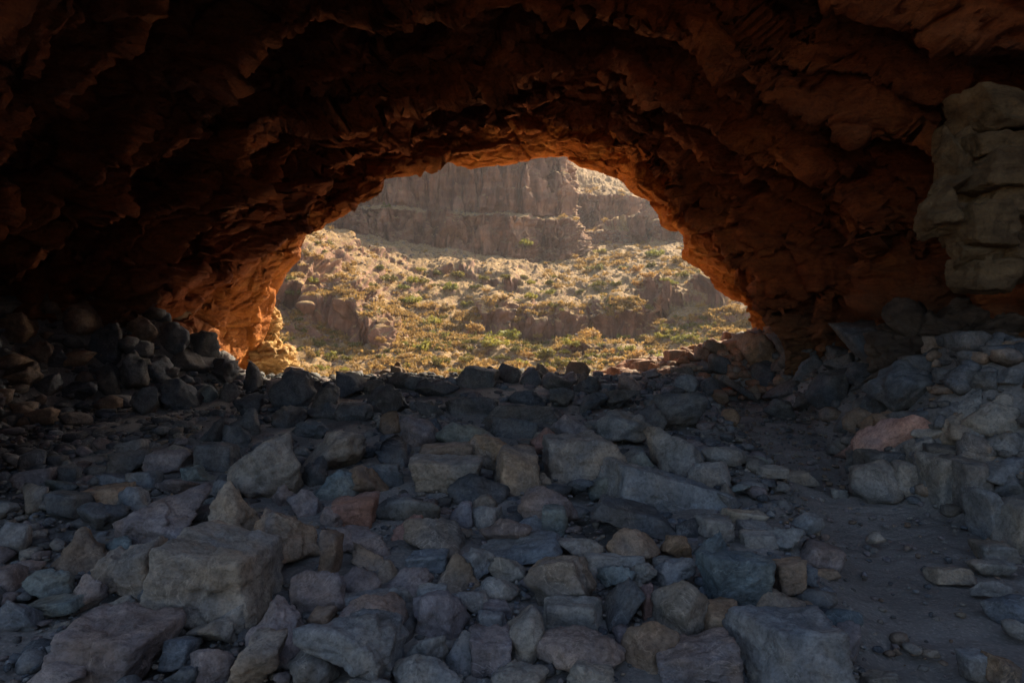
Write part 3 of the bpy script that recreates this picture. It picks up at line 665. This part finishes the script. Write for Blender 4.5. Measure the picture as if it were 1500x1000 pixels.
# ------------------------------------------------------------------ labels that single out each rock
PAL_WORD = {k_: v_[0] for k_, v_ in PAL.items()}; PAL_WORD['rusty'] = 'rusty'
SHAPE_WORD = {A: 'angular stone', B: 'blocky stone', R_: 'rounded stone', W: 'wedge-shaped stone', L: 'flat slab', C_: 'pyramid-shaped stone', O_: 'smooth oval stone'}
MARKS = [a for a in ALL if a['short']]
used = set(a['label'] for a in ALL if a['label'])
WHERE = {'far spill': ' in the sunlit far spill', 'path': ' on the dirt path', 'left pile': ' in the left pile', 'stone pile': ' in the right pile', 'rubble': ''}
for a in ALL:
    if a['label']: a['o']['label'] = a['label']; continue
    sz = a['w']*a['y']/1000
    size = 'small ' if sz < .2 else ('large ' if sz > .5 else '')
    near = sorted(MARKS, key=lambda m: math.hypot(m['px']-a['px'], (m['py']-a['py'])*1.3))
    if a['where'] == 'far spill':
        lit = sorted([b for b in ALL if b['where'] == 'far spill'], key=lambda b: b['px'])
        n_ = lit.index(a)+1
        a['label'] = f"{size}rusty {SHAPE_WORD[a['s']]} in the far spill, number {n_} counted from its left end"
        if n_ == 1: a['label'] = f"{size}rusty {SHAPE_WORD[a['s']]} at the left tip of the sunlit far spill"
    else:
        for m in near[:14]:
            dx, dy = a['px']-m['px'], a['py']-m['py']
            rx, ry = abs(dx)/(m['w']*.5+a['w']*.5), abs(dy)/(m['h']*.5+a['h']*.5)
            if rx > 1.5*ry: rel = 'left of' if dx < 0 else 'right of'
            elif ry > 1.5*rx: rel = 'behind' if dy < 0 else 'in front of'
            else: rel = ('behind and ' if dy < 0 else 'in front and ')+('left of' if dx < 0 else 'right of')
            t_ = f"{size}{PAL_WORD[a['c']]} {SHAPE_WORD[a['s']]}{WHERE[a['where']]} {rel} the {m['short']}"
            if t_ not in used and len(t_.split()) <= 16: a['label'] = t_; break
    if a['label'] in used or not a['label']: a['label'] = f"{size}{PAL_WORD[a['c']]} {SHAPE_WORD[a['s']]} {rel} the {m['short']} and farther off"
    used.add(a['label']); a['o']['label'] = a['label']

# ------------------------------------------------------------------ small rubble nobody could count
def scatter(name, n, sampler, sizes, mats, label, seed, lv=2):
    rg = np.random.default_rng(seed); groups = {}
    shapes = [rock_verts(seed+i, 1, 1, rg.uniform(.5, .85), [A, B, A, W, B, R_][i % 6], lv) for i in range(14)]
    vs_, fs_, ms_, base_ = [], [], [], 0
    for i in range(n):
        p = sampler(rg)
        if p is None: continue
        v, f = shapes[rg.integers(len(shapes))]
        s = rg.uniform(*sizes)**1.0; s = sizes[0]+(sizes[1]-sizes[0])*rg.random()**2.2
        s *= p[3] if len(p) > 3 else 1
        a = rg.uniform(0, 6.28); c, d = math.cos(a), math.sin(a)
        sc = np.array([rg.uniform(.8, 1.3), rg.uniform(.7, 1.1), rg.uniform(.7, 1.1)])*s
        q = v*sc; q = np.stack([q[:, 0]*c-q[:, 1]*d, q[:, 0]*d+q[:, 1]*c, q[:, 2]], 1)+np.array(p[:3])+np.array([0, 0, .12*s])
        vs_.append(q); fs_.append(f+base_); base_ += len(q); ms_.append(np.full(len(f), rg.integers(len(mats))))
    me = mesh_np(name, np.vstack(vs_), np.vstack(fs_), None)
    for m in mats: me.materials.append(m)
    me.polygons.foreach_set('material_index', np.concatenate(ms_).astype(np.int32)); me.update()
    return obj(name, me, label, 'rubble', kind='stuff')
def s_rub(rg):
    y = 2.6+8.6*rg.random(); lo, hi = max(min(-y*.8, -3.5), float(xl(y))-1.5), float(xb(y))-.05
    x = rg.uniform(lo, hi); z = float(ground(x, y))
    if not free(x, y, .03, .62): return None
    return (x, y, z+rg.uniform(-.05, .01), 0.45 if covers(x, y, z, .1, .85) else 1.0)
scatter('rubble', 7000, s_rub, (.035, .19), [PAL[c][1] for c in ('blue', 'dark', 'purple', 'grey', 'dark')], 'small grey and bluish stones filling the gaps between the rocks', 900)
def s_grit(rg):
    y = 2.5+5.5*rg.random()**1.4; x = rg.uniform(-y*.8, float(xb(y))+.1); return (x, y, float(ground(x, y))+rg.uniform(-.02, .01), 1.0)
scatter('grit', 7000, s_grit, (.012, .05), [PAL[c][1] for c in ('blue', 'dark', 'purple', 'grey', 'tan')], 'fine broken chips and grit lying between the rocks', 905, 1)
def s_path(rg):
    y = 2.8+8*rg.random(); x = rg.uniform(float(xb(y))-.2, float(xr(y))+.6); return (x, y, float(ground(x, y))-.005, 0.8+0.05*y)
scatter('gravel', 2000, s_path, (.010, .06), [PAL[c][1] for c in ('grey', 'dark', 'brown', 'purple')], 'loose gravel scattered on the dirt path', 910)
def s_piles(rg):
    y = rg.uniform(5, 13.6)
    if rg.random() < .5 or y > 10.8: x = float(xr(y))+rg.uniform(.05, 1.6)
    else: y = min(y, rg.uniform(6, 10.2)); x = float(xl(y))-rg.uniform(-.2, 1.7)
    z = float(ground(x, y)); 
    if x > 0 and y > 7.6 and y < 11 and rg.random() < .85: return None
    return (x, y, z+rg.uniform(-.03, .05), .5 if covers(x, y, z, .2, .85) else 1)
scatter('pile_rubble', 2600, s_piles, (.10, .38), [PAL[c][1] for c in ('dark', 'dark', 'brown', 'dark')], 'dim stones packed between the larger rocks of the side piles', 920)
def s_left(rg):
    y = rg.uniform(4.5, 10); x = rg.uniform(float(xl(y))-.3, -y*.42); return (x, y, float(ground(x, y))-.005, 1)
scatter('left_gravel', 900, s_left, (.015, .09), [PAL[c][1] for c in ('grey', 'dark', 'brown')], 'loose gravel on the dim dirt under the left wall', 930)
def s_far(rg):
    y = rg.uniform(11.2, 14.8); x = rg.uniform(1.2, 5.2); return (x, y, float(ground(x, y))+.01, 1)
scatter('far_rubble', 1100, s_far, (.07, .30), [M_SUNROCK, PAL['tan'][1]], 'small rusty sunlit stones between the rocks at the far opening', 940)

# ------------------------------------------------------------------ the canyon beyond
hx = axis([(-95, -46, 70), (-46, 46, 800), (46, 115, 90)])
nodes_t = np.array([0, .06, .22, .36, .45, .56, .66, .78, .80, .90, 1.0])
#            foot valley lower bandfoot bandtop cliffbase tier1 ledge tier2 slope top
prof = {   # X: list of (distance, height)
 -95: [(26,-7),(42,-5.5),(62,-1),(74,3),(78,9),(118,22),(122,32),(128,34),(132,50),(230,88),(420,110)],
 -40: [(26,-7),(48,-4.6),(72,-1),(84,2.5),(88,6.0),(136,24),(139,30),(145,31.5),(150,60),(250,88),(420,110)],
-18.0:[(26,-7),(50,-4.2),(78,-.4),(92,2.0),(96,4.0),(137,21.5),(140,28.4),(146,29.8),(151,60),(250,88),(420,110)],
  2.9:[(26,-7),(52,-3.8),(80,.2),(95,2.3),(98,3.4),(140,17.8),(143.5,27.8),(148.5,29.2),(152,58),(250,88),(420,110)],
  5.2:[(26,-7),(52,-3.8),(80,.2),(95,2.3),(98,3.4),(145,18.5),(149,27.8),(155,29.2),(160,57),(250,88),(420,110)],
 13.0:[(26,-7),(52,-3.8),(80,.2),(95,2.6),(98,4.0),(146,18.6),(150,28),(156,29.5),(161,52),(250,92),(420,110)],
 15.2:[(26,-7),(52,-3.8),(80,.2),(95,2.6),(98,4.0),(150,19.5),(154,28),(163,31),(170,42),(250,84),(420,110)],
 17.0:[(26,-7),(52,-3.8),(80,.2),(95,2.8),(98,4.2),(165,24.5),(168,28),(188,31),(193,43.5),(250,76),(420,110)],
 34.0:[(26,-7),(50,-3.8),(78,.4),(92,3.2),(96,6),(165,25),(168,28.5),(192,32),(196,43),(250,74),(420,110)],
 38.0:[(26,-7),(50,-3.6),(76,.6),(90,3.5),(94,6),(165,25),(168,28),(205,35),(210,45),(255,66),(420,110)],
 60.0:[(26,-6),(46,-3),(70,1.2),(84,4.5),(88,7),(160,25),(163,28),(215,38),(220,48),(260,66),(420,110)],
115.0:[(26,-5),(44,-2),(66,3),(78,7),(82,10),(150,28),(153,32),(215,46),(220,58),(260,76),(420,110)]}
px_ = np.array(sorted(prof)); PR = np.array([prof[k_] for k_ in px_])
wts = np.array([20, 60, 90, 40, 90, 70, 16, 70, 55, 14])
tt = np.concatenate([np.linspace(nodes_t[i], nodes_t[i+1], wts[i], endpoint=False) for i in range(10)]+[[1.0]])
hxw = hx+1.2*fbm(np.stack([hx*.25, 0*hx, 0*hx], 1), 3, 3)
cols = np.stack([[np.interp(hxw, px_, PR[:, j, c]) for c in (0, 1)] for j in range(11)])      # (11, 2, nx)
HY = np.stack([np.interp(tt, nodes_t, cols[:, 0, i]) for i in range(len(hx))], 1)
HZ = np.stack([np.interp(tt, nodes_t, cols[:, 1, i]) for i in range(len(hx))], 1)
HX = np.broadcast_to(hx, HY.shape).copy()
# rounded spur on the left, in the sun
spur = 8.5*np.exp(-np.abs((HX+36)/14.5)**2.6)*sstep(60, 104, HY)*(1-sstep(106, 132, HY))
HZ = HZ+spur
# dark scarps on the slope
def scarp(x0, x1, y0, h, seed):
    global HZ
    wv = y0+3.5*fbm(np.stack([HX.ravel()*.12, 0*HX.ravel(), 0*HX.ravel()], 1), 3, seed).reshape(HX.shape)
    win = sstep(x0-2, x0+2, HX)*(1-sstep(x1-2, x1+2, HX))
    jag = 0.7+0.32*fbm(np.stack([HX.ravel()*.4, 0*HX.ravel(), 0*HX.ravel()], 1), 3, seed+4).reshape(HX.shape)
    HZ = HZ+win*h*jag*sstep(-0.9, 0.9, HY-wv)*(1-sstep(3, 22, HY-wv))
scarp(-34, -15, 82, 4.2, 1); scarp(-6.5, 9.5, 94, 3.8, 2); scarp(12, 31, 98, 4.4, 3); scarp(6, 15, 78, 1.8, 4); scarp(23, 44, 168, 4, 5); scarp(-25, 2, 118, 1.5, 6)
rb_ = np.stack([(HX*.75+HY*.5).ravel()*.085, (HY*.012).ravel(), 0*HX.ravel()], 1)
HZ = HZ+((0.5-np.abs(fbm(rb_, 4, 77)))*1.5).reshape(HX.shape)*sstep(66, 84, HY)*(1-sstep(118, 134, HY))
G = np.stack([HX, HY, HZ], 2)
N = grid_normals(G)
if N[:, :, 2].sum() < 0: N = -N
q = G.reshape(-1, 3); fade = sstep(30, 60, q[:, 1])
steep = 1-np.clip(N[:, :, 2].ravel(), 0, 1)
f1, f2, ca = worley(q*np.array([.16, .16, .05]), 201)
g1, g2, cb = worley(q*np.array([.5, .5, .13])+5, 211)
h1, h2, cc = worley(q*np.array([1.1, 1.1, 1.1])+9, 221)
ds = sstep(.2, .45, steep)*((ca-.5)*1.8+(cb-.5)*1.1+(cc-.5)*.5+1.6*facet(q*np.array([.16, .16, .05]), 201)+.6*facet(q*np.array([.5, .5, .10])+5, 211))+steep*.3*(cb-.5)+(1-steep)*((cb-.5)*.22+.4*(.55-h1)*(cc > .62))+.9*fbm(q*.09, 4, 231)+.35*fbm(q*.5, 4, 241)+.12*fbm(q*2, 3, 251)
# gully streaks down the cliffs
ds = ds+steep*steep*2.0*fbm(q*np.array([.3, .3, .018]), 6, 261)
vj = fbm(q*np.array([.22, .22, .010])+3, 4, 271)
ds = ds+sstep(.25, .5, steep)*(.45*facet(q*np.array([1.1, 1.1, .6])+9, 221)-1.3*np.exp(-(vj/.07)**2)-.5*np.exp(-(fbm(q*np.array([.02, .02, .35]), 3, 281)/.06)**2))
q = q+N.reshape(-1, 3)*(ds*fade)[:, None]
obj('hillside', mesh_np('hillside', q, grid_faces(len(tt), len(hx)), M_HILL), 'dry canyon slope rising to a banded brown cliff beyond the cave', 'hillside', kind='structure')
HQ = q; HN = N.reshape(-1, 3)
HPX = 750+HQ[:, 0]/HQ[:, 1]*1000; HPY = 500-(HQ[:, 2]-CAMZ)/HQ[:, 1]*1000
def on_hill(px, py, rad=3.0):
    m = np.nonzero((np.abs(HPX-px) < rad) & (np.abs(HPY-py) < rad))[0]
    if not len(m): return None
    return HQ[m[np.argmin(HQ[m, 1])]]

# ------------------------------------------------------------------ shrubs and scrub
def bush_arrays(seed, n, leaf, flat=0.75):
    rg = np.random.default_rng(seed)
    cl = rg.normal(size=(9, 3))*np.array([.33, .33, .2]); cl[:, 2] = np.abs(cl[:, 2])+.22
    k_ = rg.integers(9, size=n)
    u = rg.normal(size=(n, 3)); u /= np.linalg.norm(u, axis=1, keepdims=True)
    c = cl[k_]+u*rg.uniform(.12, .30, (n, 1)); c[:, 2] = np.maximum(c[:, 2]*flat, .02)
    a = rg.normal(size=(n, 3)); a /= np.linalg.norm(a, axis=1, keepdims=True)
    b_ = np.cross(a, u); b_ /= np.maximum(np.linalg.norm(b_, axis=1, keepdims=True), 1e-6)
    s = leaf*rg.uniform(.6, 1.4, (n, 1))
    v = np.stack([c-a*s*.4, c+b_*s*.5, c+a*s+u*s*.3, c-b_*s*.5], 1).reshape(-1, 3)
    return v, np.arange(n*4).reshape(n, 4)
L_GREEN = leaf_mat('yellow_green_leaves', (.18,.18,.03), (.40,.36,.06))
L_OLIVE = leaf_mat('olive_leaves', (.11,.10,.022), (.23,.195,.045))
L_DRY = leaf_mat('golden_dry_twigs', (.28,.17,.055), (.48,.31,.10))
def stem_arrays(seed):
    rg = np.random.default_rng(seed); vs_, fs_ = [], []; b0 = 0
    for i in range(6):
        a = rg.uniform(0, 6.28); e = np.array([math.cos(a)*.3, math.sin(a)*.3, rg.uniform(.3, .55)])
        for (p0, r0), (p1, r1) in ((((0, 0, -.08), .03), (e*.5+[0, 0, .02], .02)), ((e*.5+[0, 0, .02], .02), (e, .008))):
            p0, p1 = np.array(p0), np.array(p1)
            rr = [[math.cos(j*2.094), math.sin(j*2.094), 0] for j in range(3)]
            vs_ += [p0+np.array(k2)*r0 for k2 in rr]+[p1+np.array(k2)*r1 for k2 in rr]
            fs_ += [[b0+j, b0+(j+1) % 3, b0+3+(j+1) % 3, b0+3+j] for j in range(3)]; b0 += 6
    return np.array(vs_), np.array(fs_)
M_STEM = leaf_mat('woody_stem', (.10,.07,.045), (.18,.13,.08))
BUSH = {k_: [mesh_np('foliage', *bush_arrays(500+i+10*j, 420, .13), m, False) for i in range(3)] for j, (k_, m) in enumerate((('green', L_GREEN), ('olive', L_OLIVE), ('dry', L_DRY)))}
STEMS = mesh_np('stems', *stem_arrays(77), M_STEM, False)
SHRUBS = [  # x, y, width in the photo, kind, label
 (740,488,30,'green','big round yellow-green bush below the middle dark scarp'),
 (983,516,28,'green','bright yellow-green bush low on the slope near the rusty rocks'),
 (770,352,15,'green','lone pale bush growing on the shaded cliff face'),
 (660,418,20,'green','bright bush at the edge of the cliff shadow on the slope'),
 (602,436,24,'green','yellow-green bush left of the cliff shadow edge beside the sunlit spur'),
 (632,466,20,'green','yellow-green bush between the left spur and the middle dark scarp'),
 (695,478,24,'dry','golden dry bush just left of the middle dark scarp'),
 (718,497,26,'green','low green bush left of the big round bush'),
 (858,487,28,'dry','golden bush under the right dark scarp'),
 (800,512,30,'olive','olive bush in the scrub below the big round bush'),
 (840,500,20,'green','small green bush beside the golden bush under the right scarp'),
 (622,503,26,'green','yellow-green bush low on the slope below the left spur'),
 (650,525,26,'olive','olive bush just above the crest rocks, left of the middle'),
 (905,372,14,'dry','golden tuft at the foot of the far right cliff'),
 (930,392,16,'dry','golden bush on the upper right slope'),
 (952,385,12,'olive','olive tuft high on the right slope below the far cliff'),
]
occupied = []
def put_shrub(px, py, pw, kind, label, i, group='bushes growing on the canyon slope'):
    p = on_hill(px, py+pw*.3)
    if p is None: return None
    s = pw*p[1]/1000/1.05
    root = bpy.data.objects.new('bush', None); COL.objects.link(root); root.empty_display_size = .2
    root.location = p; rg = random.Random(i); root.scale = (s, s, s*rg.uniform(.8, 1.05)); root.rotation_euler[2] = rg.uniform(0, 6.28)
    root['category'] = 'bush'; root['group'] = group; root['label'] = label
    obj('foliage', BUSH[kind][i % 3], parent=root)
    if pw > 15: obj('stems', STEMS, parent=root)
    occupied.append((px, py, pw)); return root
for i, s_ in enumerate(SHRUBS): put_shrub(*s_, i)
# the rest of the bushes one can tell apart, told by zone and place in it
ZONES = [('on the sunlit left spur', 430, 560, 360, 440, 10), ('on the low slope below the left spur', 450, 600, 492, 540, 16), ('between spur and middle scarp', 600, 690, 430, 545, 18),
         ('below the middle scarp', 690, 850, 490, 545, 22), ('on the slope above the middle scarp', 690, 850, 400, 432, 12), ('on the low right slope', 860, 1060, 485, 530, 20), ('on the high right slope', 870, 1000, 365, 415, 14), ('in the shaded foot of the cliff', 560, 680, 390, 425, 8)]
rs = random.Random(42); KW = {'green': 'yellow-green', 'olive': 'olive', 'dry': 'golden dry'}
ORD = ['first', 'second', 'third', 'fourth', 'fifth', 'sixth', 'seventh', 'eighth', 'ninth', 'tenth', 'eleventh', 'twelfth', 'thirteenth', 'fourteenth', 'fifteenth', 'sixteenth']
for zn, x0, x1, y0, y1, n in ZONES:
    got = []
    for tr in range(400):
        if len(got) >= n: break
        px, py = rs.uniform(x0, x1), rs.uniform(y0, y1); pw = rs.uniform(9, 20)
        if any(math.hypot(px-a, py-b) < .5*(pw+c)+1 for a, b, c in occupied): continue
        kd = rs.choice(['olive', 'olive', 'green'] if 'shaded' in zn or 'gap' in zn else ['dry', 'dry', 'olive', 'green'])
        r = put_shrub(px, py, pw, kd, '', tr)
        if r: got.append((px, kd, r))
    for kd in KW:
        row = sorted([g_ for g_ in got if g_[1] == kd], key=lambda g_: g_[0])
        for j, g_ in enumerate(row):
            if len(row) == 1: g_[2]['label'] = f'small {KW[kd]} bush {zn}, alone in its colour'
            else: g_[2]['label'] = f'{KW[kd]} bush {zn}, {ORD[j]} from left'
# dry scrub: one mass
def scrub(name, n, mat, seed, sz, label, yr, slope=.72):
    rg = np.random.default_rng(seed)
    ok = np.nonzero((HQ[:, 1] > yr[0]) & (HQ[:, 1] < yr[1]) & (HN[:, 2] > slope) & (HPX > 330) & (HPX < 1180))[0]
    wgt = 0.10+np.clip(vnoise(HQ[ok]*.13, seed)+.15, 0, 1)**1.5; wgt[(HQ[ok, 1] > 112) & (HQ[ok, 0] < 6)] *= .06; wgt[HQ[ok, 1] > 98] *= .22; wgt = wgt/wgt.sum()
    idx = rg.choice(ok, n, p=wgt); vs_, fs_, b0 = [], [], 0
    protos = [bush_arrays(seed+i, 46, .24, .6) for i in range(5)]
    for i in idx:
        v, f = protos[rg.integers(5)]; s = rg.uniform(*sz)*(.7+HQ[i, 1]/250); a = rg.uniform(0, 6.28); c, d = math.cos(a), math.sin(a)
        qv = np.stack([v[:, 0]*c-v[:, 1]*d, v[:, 0]*d+v[:, 1]*c, v[:, 2]], 1)*s+HQ[i]+np.array([0, 0, -.05])
        vs_.append(qv); fs_.append(f+b0); b0 += len(qv)
    return obj(name, mesh_np(name, np.vstack(vs_), np.vstack(fs_), mat, False), label, 'scrub', kind='stuff')
scrub('dry_scrub', 3000, L_DRY, 601, (.5, 1.25), 'golden dry scrub and grass tufts covering the canyon slope', (45, 200))
scrub('green_scrub', 550, L_OLIVE, 651, (.5, 1.2), 'olive green scrub dotted over the canyon slope', (45, 150))
# loose stones on the slope
def s_hill(rg):
    i = rg.integers(len(HQ)); p = HQ[i]
    if not (48 < p[1] < 200 and 350 < HPX[i] < 1150 and HN[i, 2] > .55): return None
    return (p[0], p[1], p[2], .5+p[1]/160)
M_SCREE = rock_mat('pale_canyon_stone', (.14,.095,.06), (.25,.175,.11), (.36,.27,.18), (.22,.17,.13), .5)
scatter('scree', 11000, s_hill, (.10, .62), [M_SCREE, PAL['brown'][1], PAL['brown'][1]], 'pale and brown stones strewn over the canyon slope', 970)

# ------------------------------------------------------------------ haze
bm = bmesh.new(); bmesh.ops.create_cube(bm, size=1); me = bpy.data.meshes.new('haze'); bm.to_mesh(me); bm.free()
hz = obj('haze', me, 'pale dusty air filling the canyon', 'haze', kind='stuff', loc=(0, -30, 50)); hz.scale = (900, 1000, 140)
hm = bpy.data.materials.new('haze_air'); hm.use_nodes = True; ht = hm.node_tree
ht.nodes.remove(ht.nodes['Principled BSDF'])
pv = ht.nodes.new('ShaderNodeVolumePrincipled'); pv.inputs['Color'].default_value = (.90, .92, .97, 1); pv.inputs['Density'].default_value = 0.00022
pv.inputs['Anisotropy'].default_value = 0.3
ht.links.new(pv.outputs[0], ht.nodes['Material Output'].inputs['Volume'])
me.materials.append(hm)
